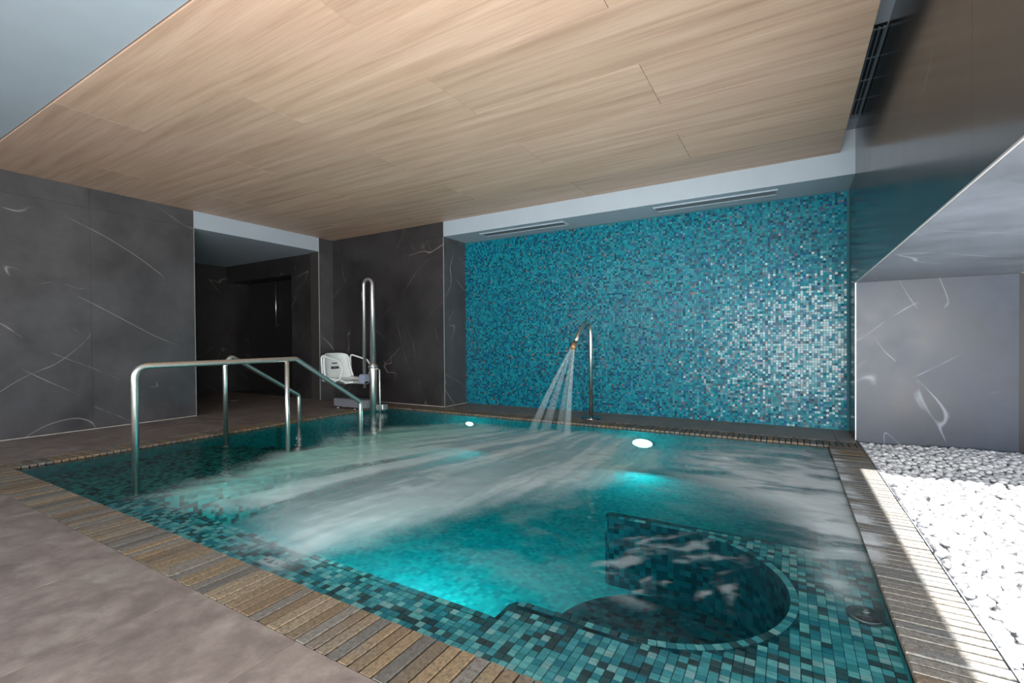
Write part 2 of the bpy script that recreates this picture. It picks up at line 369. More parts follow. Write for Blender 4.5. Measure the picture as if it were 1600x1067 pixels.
# bulkhead over the mosaic wall
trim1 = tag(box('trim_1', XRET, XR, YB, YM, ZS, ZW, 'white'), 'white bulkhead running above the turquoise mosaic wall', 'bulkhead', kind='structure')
def slot_vent(x0, x1, y0, y1, label):
    t = tag(empty('linear_vent', ((x0+x1)/2, (y0+y1)/2, ZS)), label, 'vent', 'ceiling air vents')
    hx, hy = (x1-x0)/2, (y1-y0)/2; f = MB()
    for a in ((-hx, hx, -hy, -hy+0.02), (-hx, hx, hy-0.02, hy), (-hx, -hx+0.02, -hy+0.02, hy-0.02), (hx-0.02, hx, -hy+0.02, hy-0.02)): f.quadbox(*a, -0.014, 0.0)
    f.build('frame', 'white', t); box('backing', -hx+0.02, hx-0.02, -hy+0.02, hy-0.02, -0.003, -0.001, 'black', t)
    n = 4
    for k in range(n):
        y = -hy+0.03+(2*hy-0.06)*(k+0.5)/n
        MB().quadbox(-hx+0.02, hx-0.02, y-0.012, y+0.006, -0.011, -0.005).build('slat', 'slat', t)
slot_vent(-1.51, -0.11, 6.15, 6.36, 'long linear air vent on the white bulkhead nearest the right wall')
slot_vent(-4.21, -2.77, 6.15, 6.36, 'long linear air vent on the white bulkhead near the dark marble return')
# grille in the slot beside the timber ceiling
t = tag(empty('ceiling_grille', (0.525, 4.86, ZW)), 'dark slatted air grille in the ceiling slot beside the right wall', 'grille')
box('backing', -0.06, 0.06, -0.76, 0.76, -0.004, -0.001, 'black', t)
for k in range(4): box('slat', -0.045+k*0.030-0.006, -0.045+k*0.030+0.006, -0.74, 0.74, -0.03, -0.012, 'dark_slat', t)
for y in (-0.75, -0.36, 0.0, 0.36, 0.75): box('cross_bar', -0.06, 0.06, y-0.008, y+0.008, -0.034, -0.03, 'dark_slat', t)
# ------------------------------------------------------------------ walls with marble slabs
def slab_x(parent, x, y0, y1, z0, z1, mat, out=1, th=0.012):      # slab on a wall plane X = x
    box('wall_slab', min(x, x-out*th), max(x, x-out*th), y0+0.001, y1-0.001, z0+0.001, z1-0.001, mat, parent)
def slab_y(parent, y, x0, x1, z0, z1, mat, th=0.012):             # slab on a wall plane Y = y, facing -Y
    box('wall_slab', x0+0.001, x1-0.001, y, y+th, z0+0.001, z1-0.001, mat, parent)
wl = MB().quadbox(XL-0.25, XL-0.012, -4.0, 3.58, -0.05, 3.2).quadbox(XL-0.25, XL-0.012, 5.70, 6.3, -0.05, 3.2)
wall_left = tag(wl.build('wall_left', 'base'), 'dark grey marble wall on the left with an opening to a corridor', 'wall', kind='structure')
ys = [-3.61, -2.41, -1.21, -0.01, 1.19, 2.39, 3.58]
for i in range(len(ys)-1):
    slab_x(wall_left, XL, ys[i], ys[i+1], 0, 2.756, 'marble'); slab_x(wall_left, XL, ys[i], ys[i+1], 2.756, ZC, 'marble')
slab_x(wall_left, XL, 5.70, YB, 0, 2.756, 'marble'); slab_x(wall_left, XL, 5.70, YB, 2.756, ZC, 'marble')
box('edge_strip', XL-0.012, XL+0.002, 3.576, 3.582, 0, ZC, 'trim', wall_left); box('edge_strip', XL-0.012, XL+0.002, 5.697, 5.703, 0, ZC, 'trim', wall_left)
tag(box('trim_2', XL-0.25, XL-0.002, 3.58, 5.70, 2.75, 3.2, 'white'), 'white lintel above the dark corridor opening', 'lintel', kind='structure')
wall_far = tag(MB().quadbox(XL-0.2, XRET-0.012, YB+0.012, YM+0.2, -0.05, 3.2).build('wall_far', 'base'), 'dark marble wall behind the pool lift', 'wall', kind='structure')
xs = [XL, -6.94, -5.74, XRET]
for i in range(3):
    slab_y(wall_far, YB, xs[i], xs[i+1], 0, 2.756, 'marble_shaded'); slab_y(wall_far, YB, xs[i], xs[i+1], 2.756, ZC, 'marble_shaded')
slab_x(wall_far, XRET, YB, YM, 0, ZS, 'marble', 1)
box('edge_strip', XRET-0.004, XRET+0.003, YB-0.003, YB+0.003, 0, ZS, 'trim', wall_far)
box('joint_line', XL, XRET, YB-0.004, YB, 0, 0.006, 'concrete', wall_far); box('joint_line', XRET, XRET+0.004, YB-0.004, YM, 0, 0.006, 'concrete', wall_far)
box('joint_line', XL, XL+0.004, -3.6, 3.58, 0, 0.006, 'concrete', wall_left)
wall_mosaic = tag(box('wall_mosaic', XRET, XR, YM, YM+0.2, -0.05, 3.2, 'mosaic_grout'), 'turquoise glass mosaic feature wall behind the shower spout', 'wall', kind='structure')
def mosaic_mesh():
    P = 0.0285; g = 0.0016; nx = int((XR-XRET)/P); nz = int(ZS/P); r = np.random.RandomState(3)
    ii, jj = np.meshgrid(np.arange(nx), np.arange(nz), indexing='ij'); N = ii.size
    cx = XRET+(ii.ravel()+0.5)*P+0.002; cz = 0.004+(jj.ravel()+0.5)*P; h = P/2-g
    tx_, tz_ = r.normal(0, 0.055, N), r.normal(0, 0.055, N); dep = 0.004
    V = np.zeros((N, 8, 3)); k = 0
    for (sx, sz) in ((-1, -1), (1, -1), (1, 1), (-1, 1)):
        V[:, k, 0] = cx+sx*h; V[:, k, 2] = cz+sz*h; V[:, k, 1] = YM-dep+sx*h*tx_+sz*h*tz_
        V[:, k+4, 0] = cx+sx*h; V[:, k+4, 2] = cz+sz*h; V[:, k+4, 1] = YM; k += 1
    F = np.array([[0, 1, 2, 3], [4, 5, 1, 0], [5, 6, 2, 1], [6, 7, 3, 2], [7, 4, 0, 3]]); A = (np.arange(N)[:, None, None]*8+F[None]).reshape(-1, 4)
    me = bpy.data.meshes.new('mosaic_tiles'); me.from_pydata(V.reshape(-1, 3).tolist(), [], A.tolist()); attr_mesh(me, 'tint', np.repeat(r.rand(N), 5)); return me
o = link('mosaic_tiles', mosaic_mesh(), 'mosaic', wall_mosaic); o['kind'] = 'stuff'
wr = MB().quadbox(XR+0.012, XO, -4.0, 6.032, ZO+0.012, 3.4).quadbox(XR+0.012, XO, 6.032, YM+0.2, -0.3, 3.4)
wall_right = tag(wr.build('wall_right', 'base'), 'polished dark marble wall hanging over the low pebble opening', 'wall', kind='structure')
for a, b in ((-4.0, -1.2), (-1.2, 2.40), (2.40, YM)):
    z0 = ZO
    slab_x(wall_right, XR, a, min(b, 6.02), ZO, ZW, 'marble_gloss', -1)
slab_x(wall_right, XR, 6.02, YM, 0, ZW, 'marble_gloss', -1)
box('soffit_slab', XR+0.012, XO, -4.0, 6.02, ZO, ZO+0.012, 'marble_lit', wall_right)
slab_y(wall_right, 6.02, XR+0.002, XO, -0.1, ZO, 'marble_jamb')
box('edge_strip', XR-0.003, XR+0.006, -4.0, 6.02, ZO-0.004, ZO+0.003, 'trim', wall_right); box('edge_strip', XR-0.003, XR+0.006, 6.014, 6.022, 0, ZO, 'trim', wall_right)
# outer face of the opening and the patio end wall that shades the far pebbles
tag(box('wall_outer', XO, XO+0.03, -4.0, 6.25, ZO, 3.6, 'concrete'), 'pale outer wall above the pebble strip', 'wall', kind='structure')
tag(box('wall_patio', XO, 6.5, 6.02, 6.25, -0.2, 2.64, 'door'), 'dark wall closing the far end of the sunny patio', 'wall', kind='structure')
tag(box('ground', CX1, 12.0, -4.0, 9.0, -0.16, -0.07, 'concrete'), 'pale bed under the white pebbles outside the pool room', 'ground', kind='structure')
# room behind the camera
wb = MB().quadbox(XL-0.25, -6.4, -4.2, -4.0, -0.05, 3.3).quadbox(0.0, XO, -4.2, -4.0, -0.05, 3.3).quadbox(-6.4, 0.0, -4.2, -4.0, -0.05, 0.6).quadbox(-6.4, 0.0, -4.2, -4.0, 2.75, 3.3)  # opening in the unseen back wall, added for daylight
tag(wb.build('wall_back', 'white'), 'white wall with an added wide opening behind the viewer', 'wall', kind='structure')
# corridor
hw = MB().quadbox(-10.9, -10.7, 3.0, 6.9, -0.05, 2.9).quadbox(-8.40, XL-0.20, 5.75, 5.95, -0.05, 2.9).quadbox(-10.9, -8.40, 5.75, 5.95, 2.40, 2.9).quadbox(-10.9, XL-0.25, 3.1, 3.3, -0.05, 2.9).quadbox(-10.9, -8.2, 6.7, 6.9, -0.05, 2.9).quadbox(-8.40, -8.30, 5.95, 6.7, -0.05, 2.5).quadbox(-10.9, -8.3, 5.95, 6.7, 2.40, 2.5)
tag(hw.build('wall_corridor', 'marble_shaded'), 'near black marble walls of the corridor behind the opening', 'wall', kind='structure')
tag(box('ceiling_corridor', -10.9, XL-0.25, 3.1, 6.0, 2.75, 2.85, 'white'), 'white corridor ceiling beyond the opening', 'ceiling', kind='structure')
d1 = tag(box('door_1', -10.4, -8.55, 6.10, 6.14, 0.0, 2.38, 'door'), 'dark door in the corridor recess with a tall steel pull', 'door', kind='structure')
MB().tube([(-9.37, 6.05, 1.36), (-9.37, 6.05, 2.38)], 0.014, 10).tube([(-9.37, 6.05, 1.45), (-9.37, 6.10, 1.45)], 0.008, 8).tube([(-9.37, 6.05, 2.29), (-9.37, 6.10, 2.29)], 0.008, 8).build('pull_handle', 'steel', d1)
tag(MB().lathe([(0.0, 0.0), (0.07, 0.0), (0.07, 0.004), (0.0, 0.004)], -8.9, 4.9, 20).build('floor_drain', 'grey_metal'), 'small dark floor drain in the corridor floor', 'drain')
# ------------------------------------------------------------------ pool basin
basin = tag(empty('pool_basin', (0, 0, 0)), 'turquoise mosaic lined whirlpool basin with ledges and a round tub niche', 'pool')
ZF = -0.50
sh = MB().quadbox(PX0-0.2, PX1+0.2, PY0-0.2, PY1+0.2, ZF-0.1, ZF)
sh.quadbox(PX0-0.2, PX0, PY0-0.2, PY1+0.2, ZF, -0.03).quadbox(PX1, PX1+0.2, PY0-0.2, PY1+0.2, ZF, -0.03).quadbox(PX0, PX1, PY0-0.2, PY0, ZF, -0.03).quadbox(PX0, PX1, PY1, PY1+0.2, ZF, -0.03)
sh.build('shell', 'basin', basin)
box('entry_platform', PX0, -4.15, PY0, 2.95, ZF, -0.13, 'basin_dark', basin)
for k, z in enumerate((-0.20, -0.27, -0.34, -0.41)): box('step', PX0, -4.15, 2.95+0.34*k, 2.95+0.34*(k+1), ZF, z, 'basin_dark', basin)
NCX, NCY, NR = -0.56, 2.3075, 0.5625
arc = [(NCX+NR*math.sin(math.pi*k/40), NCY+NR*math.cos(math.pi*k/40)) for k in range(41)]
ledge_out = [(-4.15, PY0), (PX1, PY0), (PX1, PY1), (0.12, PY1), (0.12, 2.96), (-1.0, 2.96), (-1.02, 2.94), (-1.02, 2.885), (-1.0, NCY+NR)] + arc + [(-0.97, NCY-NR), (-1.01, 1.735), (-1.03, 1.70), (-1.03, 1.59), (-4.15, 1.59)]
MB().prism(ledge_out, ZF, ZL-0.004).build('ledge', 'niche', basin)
MB().prism([(NCX+0.56*math.cos(2*math.pi*k/48), NCY+0.56*math.sin(2*math.pi*k/48)) for k in range(48)], ZF, ZF+0.012).build('tub_floor_shade', 'niche', basin)  # dark disc: shade inside the tub put into the tile colour
# mosaic tiles on the ledge: nearest 300 are single parts, the rest one joined part
TP = 0.0335
def inside_ledge(x, y, m):
    if not (PX0 < x < PX1 and PY0 < y < PY1): return False
    if x < -1.02 and y > 1.59-m: return False
    if y > 2.958 and x < 0.122: return False
    if x <= NCX and abs(y-NCY) < NR+m: return False
    if x > NCX and math.hypot(x-NCX, y-NCY) < NR+m: return False
    return True
cells = []
y = PY0+TP/2
while y < 4.6:
    x = PX1-TP/2
    while x > -4.1:
        h = TP/2
        if all(inside_ledge(x+sx*h, y+sy*h, 0.030) for sx in (-.9, .9) for sy in (-.9, .9)): cells.append((x, y, 0.0))
        x -= TP
    y += TP
for i in range(int(math.pi*(NR+0.015)/TP)):            # ring of edge tiles round the tub
    a = (i+0.5)*TP/(NR+0.015); cells.append((NCX+(NR+0.015)*math.sin(a), NCY+(NR+0.015)*math.cos(a), -a))
k = 0
while NCX-(k+0.5)*TP > -1.0:
    cells.append((NCX-(k+0.5)*TP, NCY+NR+0.016, 0.0)); cells.append((NCX-(k+0.5)*TP, NCY-NR-0.016, 0.0)); k += 1
k = 0
while -1.05-(k+0.5)*TP > -4.1: cells.append((-1.05-(k+0.5)*TP, 1.59-0.0155, 0.0)); k += 1
vis = sorted([c for c in cells if in_view((c[0], c[1], ZL), 0)], key=lambda c: c[0]**2+c[1]**2)
near = set(id(c) for c in vis[:300])
tm = [MB().bevbox(-TP/2+g, TP/2-g, -TP/2+g, TP/2-g, -0.004, 0.0, 0.0012).mesh('mosaic_tile') for g in (0.0010, 0.0013, 0.0016)]
jv, jf, jt = [], [], []
for c in cells:
    if id(c) in near:
        o = link('mosaic_tile', rng.choice(tm), 'tile', basin, (c[0], c[1], ZL+rng.uniform(-0.0006, 0.0006))); o.rotation_euler.z = c[2]
    else:
        h = TP/2-0.0012; b = len(jv); ca, sa = math.cos(c[2]), math.sin(c[2]); dz = rng.uniform(-0.0006, 0.0006)
        for z in (-0.004, dz):
            for sx, sy in ((-1, -1), (1, -1), (1, 1), (-1, 1)): jv.append((c[0]+(sx*ca-sy*sa)*h, c[1]+(sx*sa+sy*ca)*h, ZL+z))
        jf += [(b+4, b+5, b+6, b+7), (b, b+1, b+5, b+4), (b+1, b+2, b+6, b+5), (b+2, b+3, b+7, b+6), (b+3, b, b+4, b+7)]; jt += [rng.random()]*5
me = bpy.data.meshes.new('mosaic_tile_field'); me.from_pydata(jv, [], jf); attr_mesh(me, 'tint', jt)
o = link('mosaic_tile_field', me, 'tile_j', basin); o['kind'] = 'stuff'
# ------------------------------------------------------------------ coping of narrow slate strips
coping = tag(empty('pool_coping', (0, 0, 0)), 'coping of narrow beige and grey slate strips around the pool', 'coping')
cb = MB()
for a in ((CX0, CX1, CY0, PY0), (CX0, CX1, PY1, CY1), (CX0, PX0, PY0, PY1), (PX1, CX1, PY0, PY1)): cb.quadbox(*a, -0.034, -0.024)
cb.build('mortar_bed', 'grout', coping)
SP = 0.0555; stones = []      # centre x, y, half-width across, half-length, lies along Y?
def run(a, b, f):
    p = a
    while p < b-0.02:
        w = min(SP*rng.choice((0.94, 1.0, 1.0, 1.05)), b-p); f(p+w/2, w/2); p += w
run(CX0, CX1, lambda c, h: stones.append((c, (CY0+PY0)/2, h, (PY0-CY0)/2, 0)))
run(CX0, CX1, lambda c, h: stones.append((c, (CY1+PY1)/2, h, (CY1-PY1)/2, 0)))
run(PY0, PY1, lambda c, h: stones.append(((PX1+CX1)/2, c, h, (CX1-PX1)/2, 1)))
run(PY0, PY1, lambda c, h: stones.append(((PX0+CX0)/2, c, h, (PX0-CX0)/2, 1)))
def stone_mb(mb, cx, cy, h, l, rot, z):
    g = rng.uniform(0.0032, 0.0052)
    if rot: mb.bevbox(cx-l+0.001, cx+l-0.001, cy-h+g, cy+h-g, -0.034, z, 0.002)
    else: mb.bevbox(cx-h+g, cx+h-g, cy-l+0.001, cy+l-0.001, -0.034, z, 0.002)
vis = sorted([s for s in stones if in_view((s[0], s[1], 0), 10)], key=lambda s: s[0]**2+s[1]**2)
near = set(id(s) for s in vis[:300]); jm = MB(); jt = []
for s in stones:
    z = rng.uniform(-0.0015, 0.0015)
    if id(s) in near:
        mb = MB(); stone_mb(mb, 0, 0, s[2], s[3], s[4], z); mb.build('coping_stone', 'stone_grey' if s[0] > PX1 and s[1] < 5.0 and s[4] else 'stone', coping, (s[0], s[1], 0))
    else:
        stone_mb(jm, *s, z); jt += [rng.random()]*10
me = jm.mesh('coping_stone_row'); attr_mesh(me, 'tint', jt); o = link('coping_stone_row', me, 'stone_j', coping); o['kind'] = 'stuff'
# ------------------------------------------------------------------ water with foam
rs = np.random.RandomState(11); PERM = rs.rand(256, 256)
def vnoise(x, y):
    xi = np.floor(x).astype(int); yi = np.floor(y).astype(int); fx = x-xi; fy = y-yi; fx = fx*fx*(3-2*fx); fy = fy*fy*(3-2*fy)
    g = lambda i, j: PERM[i % 256, j % 256]
    return (g(xi, yi)*(1-fx)+g(xi+1, yi)*fx)*(1-fy)+(g(xi, yi+1)*(1-fx)+g(xi+1, yi+1)*fx)*fy
def fbm(x, y, n=4):
    s = 0; a = 0.5; t = 0
    for k in range(n): s = s+a*vnoise(x*2**k+17*k, y*2**k+5*k); t += a; a *= 0.55
    return s/t
def sstep(a, b, x): t = np.clip((x-a)/(b-a), 0, 1); return t*t*(3-2*t)
def poly_sd(X, Y, P):
    ins = np.zeros(X.shape, bool); D = np.full(X.shape, 1e9); n = len(P)
    for i in range(n):
        x0, y0 = P[i]; x1, y1 = P[(i+1) % n]; dx, dy = x1-x0, y1-y0
        t = np.clip(((X-x0)*dx+(Y-y0)*dy)/(dx*dx+dy*dy), 0, 1); D = np.minimum(D, np.hypot(X-x0-t*dx, Y-y0-t*dy))
        c = ((y0 > Y) != (y1 > Y)); xi = x0+(Y-y0)*dx/(dy if abs(dy) > 1e-9 else 1e-9); ins ^= (c & (X < xi))
    return np.where(ins, D, -D)
def blob(X, Y, cx, cy, rx, ry, ang=0.0):
    c, s = math.cos(ang), math.sin(ang); u = ((X-cx)*c+(Y-cy)*s)/rx; v = (-(X-cx)*s+(Y-cy)*c)/ry; return np.exp(-(u*u+v*v))
def foam_field(X, Y):
    w1 = fbm(X*1.6+3, Y*1.6, 4)-0.5; w2 = fbm(X*1.6+40, Y*1.6+9, 4)-0.5
    Xw, Yw = X+0.5*w1, Y+0.6*w2
    main = [(-3.95, 1.50), (-3.3, 1.56), (-2.95, 1.62), (-2.6, 1.30), (-2.1, 1.33), (-1.86, 1.85), (-1.72, 2.5), (-1.40, 2.95), (-1.05, 3.7), (-0.9, 4.4), (-1.3, 5.15), (-2.2, 5.25), (-3.0, 4.95), (-3.75, 5.15), (-4.45, 4.4), (-4.32, 2.9)]
    sd = poly_sd(Xw, Yw, main); body = sstep(-0.16, 0.30, sd)
    dx, dy = X+1.5, Y-8.2; th = np.arctan2(dx, -dy); r = np.hypot(dx, dy)
    st = fbm(th*26+1.6*w1, r*0.75+w2, 5); st2 = fbm(th*90+9+2*w2, r*1.8, 5)
    streak = sstep(0.36, 0.62, st)*0.8+0.6*(st2-0.5)
    foam = body*np.clip(0.40+0.50*streak, 0, 1)
    core = blob(X, Y, -2.25, 1.95, 0.75, 0.5, 0.9)+0.8*blob(X, Y, -2.15, 3.0, 0.45, 1.0, 0.0)+0.55*blob(X, Y, -1.7, 4.2, 0.5, 0.8)+0.4*blob(X, Y, -2.4, 1.42, 0.35, 0.16)
    foam = np.maximum(foam, body*np.clip(core, 0, 1)*(0.50+0.30*st))
    # bubbling jets by the right hand coping
    sx = fbm(X*2.2+5, Y*9+w1*3, 5); n2 = fbm(X*4+20, Y*6, 5)
    jets = 0.9*blob(X, Y, -0.52, 4.55, 0.38, 0.75)+0.6*blob(X, Y, -0.1, 3.9, 0.35, 0.45)+0.95*blob(X, Y, 0.2, 4.1, 0.28, 0.85)+0.7*blob(X, Y, 0.05, 4.95, 0.45, 0.35)+0.8*blob(X, Y, 0.24, 3.05, 0.18, 0.42)+0.5*blob(X, Y, 0.16, 2.58, 0.05, 0.22, 0.2)
    foam = np.maximum(foam, np.clip(jets, 0, 1)*np.clip(0.20+1.25*sstep(0.28, 0.72, 0.6*sx+0.4*n2), 0, 1))
    # thin wisps over the clear part and bubbles in the tub
    wz = sstep(0.48, 0.80, fbm(X*2.4+2*w2+70, Y*3.2+2*w1, 5)); zone = blob(X, Y, -1.3, 2.3, 0.55, 0.7)+blob(X, Y, -0.8, 3.5, 0.7, 0.5)
    foam = np.maximum(foam, np.clip(zone, 0, 1)*wz*0.16)
    tub = sstep(0.0, 0.2, 0.5-np.hypot(X-NCX, Y-NCY)); bz = sstep(0.54, 0.74, fbm((X+Y)*4+w1*5+11, (X-Y)*11+w2*5, 5))
    foam = np.maximum(foam, tub*bz*0.33)
    foam = foam*(1-0.85*blob(X, Y, -2.24, 1.40, 0.11, 0.09)); foam = foam*(1-0.8*blob(X, Y, -2.95, 1.50, 0.22, 0.10))
    glow_tint = body*np.clip(sstep(-2.7, -4.1, X)+0.7*blob(X, Y, -1.1, 4.1, 0.4, 0.5), 0, 1)  # where the underlit foam glow is painted
    return np.clip(foam, 0, 0.92), np.clip(glow_tint, 0, 1)
def water_mesh():
    st = 0.018; nx = int((PX1-PX0)/st)+1; ny = int((PY1-PY0)/st)+1
    gx = np.linspace(PX0, PX1, nx); gy = np.linspace(PY0, PY1, ny); X, Y = np.meshgrid(gx, gy, indexing='ij')
    foam, glow_tint = foam_field(X, Y)
    Z = ZWAT+0.004*(fbm(X*5, Y*7, 3)-0.5)+0.030*blob(X, Y, -0.52, 4.55, 0.3, 0.5)*fbm(X*6, Y*6, 3)+0.02*blob(X, Y, -2.4, 4.95, 0.3, 0.2)+0.012*foam*(fbm(X*8, Y*8, 3)-0.5)
    V = np.stack([X, Y, Z], -1).reshape(-1, 3); i, j = np.meshgrid(np.arange(nx-1), np.arange(ny-1), indexing='ij')
    a = (i*ny+j).ravel(); F = np.stack([a, a+ny, a+ny+1, a+1], -1).tolist()
    ring = [k*ny for k in range(nx)] + [(nx-1)*ny+k for k in range(1, ny)] + [k*ny+ny-1 for k in range(nx-2, -1, -1)] + [k for k in range(ny-2, 0, -1)]
    b = len(V); low = V[ring].copy(); low[:, 2] = ZF-0.02; low[:, 0] += np.where(low[:, 0] > PX1-1e-4, 0.12, np.where(low[:, 0] < PX0+1e-4, -0.12, 0)); low[:, 1] += np.where(low[:, 1] > PY1-1e-4, 0.12, np.where(low[:, 1] < PY0+1e-4, -0.12, 0)); V = np.vstack([V, low]); m = len(ring)
    for k in range(m): F.append([ring[k], b+k, b+(k+1) % m, ring[(k+1) % m]])
    F.append([b+k for k in reversed(range(m))])
    me = bpy.data.meshes.new('pool_water'); me.from_pydata(V.tolist(), [], F)
    me.polygons.foreach_set('use_smooth', [True]*(len(F)-m-1)+[False]*(m+1))
    z = np.zeros(m); attr_mesh(me, 'foam', np.concatenate([foam.ravel(), z]), 'POINT'); attr_mesh(me, 'glow_tint', np.concatenate([glow_tint.ravel(), z]), 'POINT'); return me
tag(link('pool_water', water_mesh(), 'water'), 'foaming teal whirlpool water filling the pool', 'water', kind='stuff')
def splash_mesh():
    x0, x1, y0, y1 = PX1-0.004, PX1+0.21, 2.55, 5.45; nx, ny = 22, 150
    X, Y = np.meshgrid(np.linspace(x0, x1, nx), np.linspace(y0, y1, ny), indexing='ij'); u = (X-x0)/(x1-x0)
    reach = 0.30+0.75*fbm(Y*3.0+4, Y*0+2.0, 4)*sstep(2.5, 3.3, Y)*sstep(5.5, 5.1, Y)
    foam = np.clip(0.75*sstep(0.30, 0.72, fbm(X*3+8, Y*16, 4))*sstep(reach, reach*0.25, u), 0, 0.7)*sstep(2.55, 3.0, Y)*sstep(5.45, 5.2, Y)
    Z = 0.0055+0.004*(1-u)*fbm(X*9, Y*12, 3); V = np.stack([X, Y, Z], -1).reshape(-1, 3)
    i, j = np.meshgrid(np.arange(nx-1), np.arange(ny-1), indexing='ij'); a = (i*ny+j).ravel()
    me = bpy.data.meshes.new('water_splash'); me.from_pydata(V.tolist(), [], np.stack([a, a+ny, a+ny+1, a+1], -1).tolist()); me.polygons.foreach_set('use_smooth', [True]*len(a))
    attr_mesh(me, 'foam', foam.ravel(), 'POINT'); return me
tt = NT('splash_film'); ff = tt.add('ShaderNodeAttribute', attribute_name='foam').outputs['Fac']
mm = tt.add('ShaderNodeMixShader', {0: ff, 1: tt.add('ShaderNodeBsdfTransparent').outputs[0], 2: tt.add('ShaderNodeBsdfDiffuse', {'Color': (0.66, 0.72, 0.76, 1)}).outputs[0]}); tt.lk(mm.outputs[0], tt.out.inputs[0]); M['splash'] = tt.m
tag(link('water_splash', splash_mesh(), 'splash'), 'thin sheet of foaming water washing over the right coping', 'water', kind='stuff')
# ------------------------------------------------------------------ underwater lamps
def pool_lamp(x, label, power, y=PY1, rot=0.0, z=-0.17, vis_r=0.115, flat=0.42):
    t = tag(empty('pool_lamp', (x, y, z)), label, 'lamp', 'underwater pool lamps'); t.rotation_euler.z = rot; t.scale = (1, 1, flat)
    def disc(name, prof, mat):
        mb = MB().lathe(prof, 0, 0, 28); mb.v = [(a, -c, b) for a, b, c in mb.v]; return mb.build(name, mat, t)
    disc('rim', [(vis_r+0.02, 0.0), (vis_r+0.02, 0.012), (vis_r, 0.018), (vis_r-0.01, 0.010)], 'steel'); disc('lens', [(vis_r, 0.010), (vis_r*0.8, 0.020), (0.0, 0.026)], 'lamp')
    l = bpy.data.lights.new('pool_lamp_light', 'AREA'); l.shape = 'DISK'; l.size = 0.16; l.energy = power; l.color = (0.75, 1.0, 0.93)
    lo = bpy.data.objects.new('pool_lamp_light', l); C.objects.link(lo); lo.parent = t; lo.location = (0, -0.06, -0.05); lo.rotation_euler = (math.radians(-92), 0, 0)
pool_lamp(-4.03, 'small glowing underwater lamp near the dark marble return', 8, z=-0.145, vis_r=0.075)
pool_lamp(-1.51, 'larger glowing underwater lamp below the shower spout', 8, z=-0.17, vis_r=0.125)
pool_lamp(-1.75, 'added unseen fill lamp under the front ledge facing the shower spout', 27, y=1.59, rot=math.pi+0.45, z=-0.34, flat=1.0)  # unseen lamp, added to brighten the deep water
pool_lamp(-3.3, 'added unseen fill lamp under the front ledge near the entry steps', 8, y=1.59, rot=math.pi, z=-0.34, flat=1.0)  # second unseen lamp, added to light the water by the steps

# ------------------------------------------------------------------ handrails
r1 = tag(empty('handrail', (-4.25, 1.62, 0)), 'long steel handrail with three posts at the front of the entry steps', 'handrail', 'steel pool handrails')
pw = lambda pts: [(x+4.25, y-1.62, z) for x, y, z in pts]
R = 0.024
MB().tube(fillet(pw([(-4.30, 1.62, -0.14), (-4.30, 1.62, 0.885), (-4.25, 2.95, 0.895), (-4.25, 3.76, 0.375), (-4.25, 3.76, -0.6)]), [0.10, 0.03, 0.05]), R, 16).build('rail', 'steel', r1)
MB().tube(pw([(-4.25, 2.85, -0.14), (-4.25, 2.85, 0.885)]), R*0.92, 16).build('post', 'steel', r1)
for x, y in ((-4.30, 1.62), (-4.25, 2.85)): MB().lathe([(0.055, -0.13), (0.055, -0.118), (0.03, -0.112)], x+4.25, y-1.62, 24).build('base_flange', 'steel', r1)
r2 = tag(empty('handrail', (-5.58, 2.95, 0)), 'short sloping steel handrail with two posts beside the left coping', 'handrail', 'steel pool handrails')
pw = lambda pts: [(x+5.58, y-2.95, z) for x, y, z in pts]
MB().tube(fillet(pw([(-5.58, 2.97, -0.14), (-5.58, 2.97, 0.80), (-5.58, 3.03, 0.915), (-5.60, 3.92, 0.365), (-5.60, 3.92, -0.5)]), [0.06, 0.07, 0.05]), R, 16).build('rail', 'steel', r2)
MB().lathe([(0.055, -0.13), (0.055, -0.118), (0.03, -0.112)], 0, 0.02, 24).build('base_flange', 'steel', r2)
# ------------------------------------------------------------------ shower spout
sp = tag(empty('shower_spout', (-2.32, 6.03, 0)), 'tall curved steel shower spout standing on the far deck', 'shower')
MB().lathe([(0.13, 0.0), (0.135, 0.012), (0.12, 0.022), (0.04, 0.028)], 0, 0, 36).build('base_plate', 'chrome', sp)
d = Vector((0, -0.754, -0.656)); cn = Vector((0, 0, 1.50)); p0 = Vector((0, 0, 1.02)); p1 = cn+d*0.50
path = [Vector((0, 0, 0.0))] + [p0*(1-u)**2+cn*2*u*(1-u)+p1*u*u for u in [k/14 for k in range(15)]]
tip = cn+d*0.70; path.append(tip)
MB().tube(path, 0.027, 16).build('pipe', 'steel', sp)
end = tip+d*0.13
MB().tube([tip-d*0.004, tip+d*0.008], 0.031, 16).build('collar', 'chrome', sp)
MB().tube([tip+d*0.008, end], [0.028, 0.036], 16).build('nozzle', 'brass', sp)
spray = tag(empty('water_spray', (-2.32, 6.03+end.y, end.z)), 'fan of falling water streams from the shower nozzle', 'water')
base = Vector((-2.32, 6.03+end.y, end.z))
for (lx, ly, dens, r1_) in ((-2.66, 4.97, 0.34, 0.050), (-2.52, 5.03, 0.24, 0.060), (-2.33, 5.03, 0.22, 0.045), (-2.18, 4.91, 0.42, 0.042)):
    tgt = Vector((lx, ly, ZWAT)); dirv = tgt-base; pts = []; rad = []
    st0 = Vector(((lx+2.42)*0.10, 0, -0.005))
    for k in range(13):
        u = k/12; hz = u; p = st0*(1-u)+Vector((dirv.x*hz, dirv.y*(1.12*hz-0.12*hz*hz), dirv.z*(0.94*u+0.06*u*u))); pts.append(p); rad.append(0.010+(r1_-0.010)*u)
    mb = MB().tube(pts, rad, 14, False); me = mb.mesh('stream'); attr_mesh(me, 'dens', np.repeat(np.linspace(dens, dens*0.35, 13), 14), 'POINT'); link('stream', me, 'jet', spray)
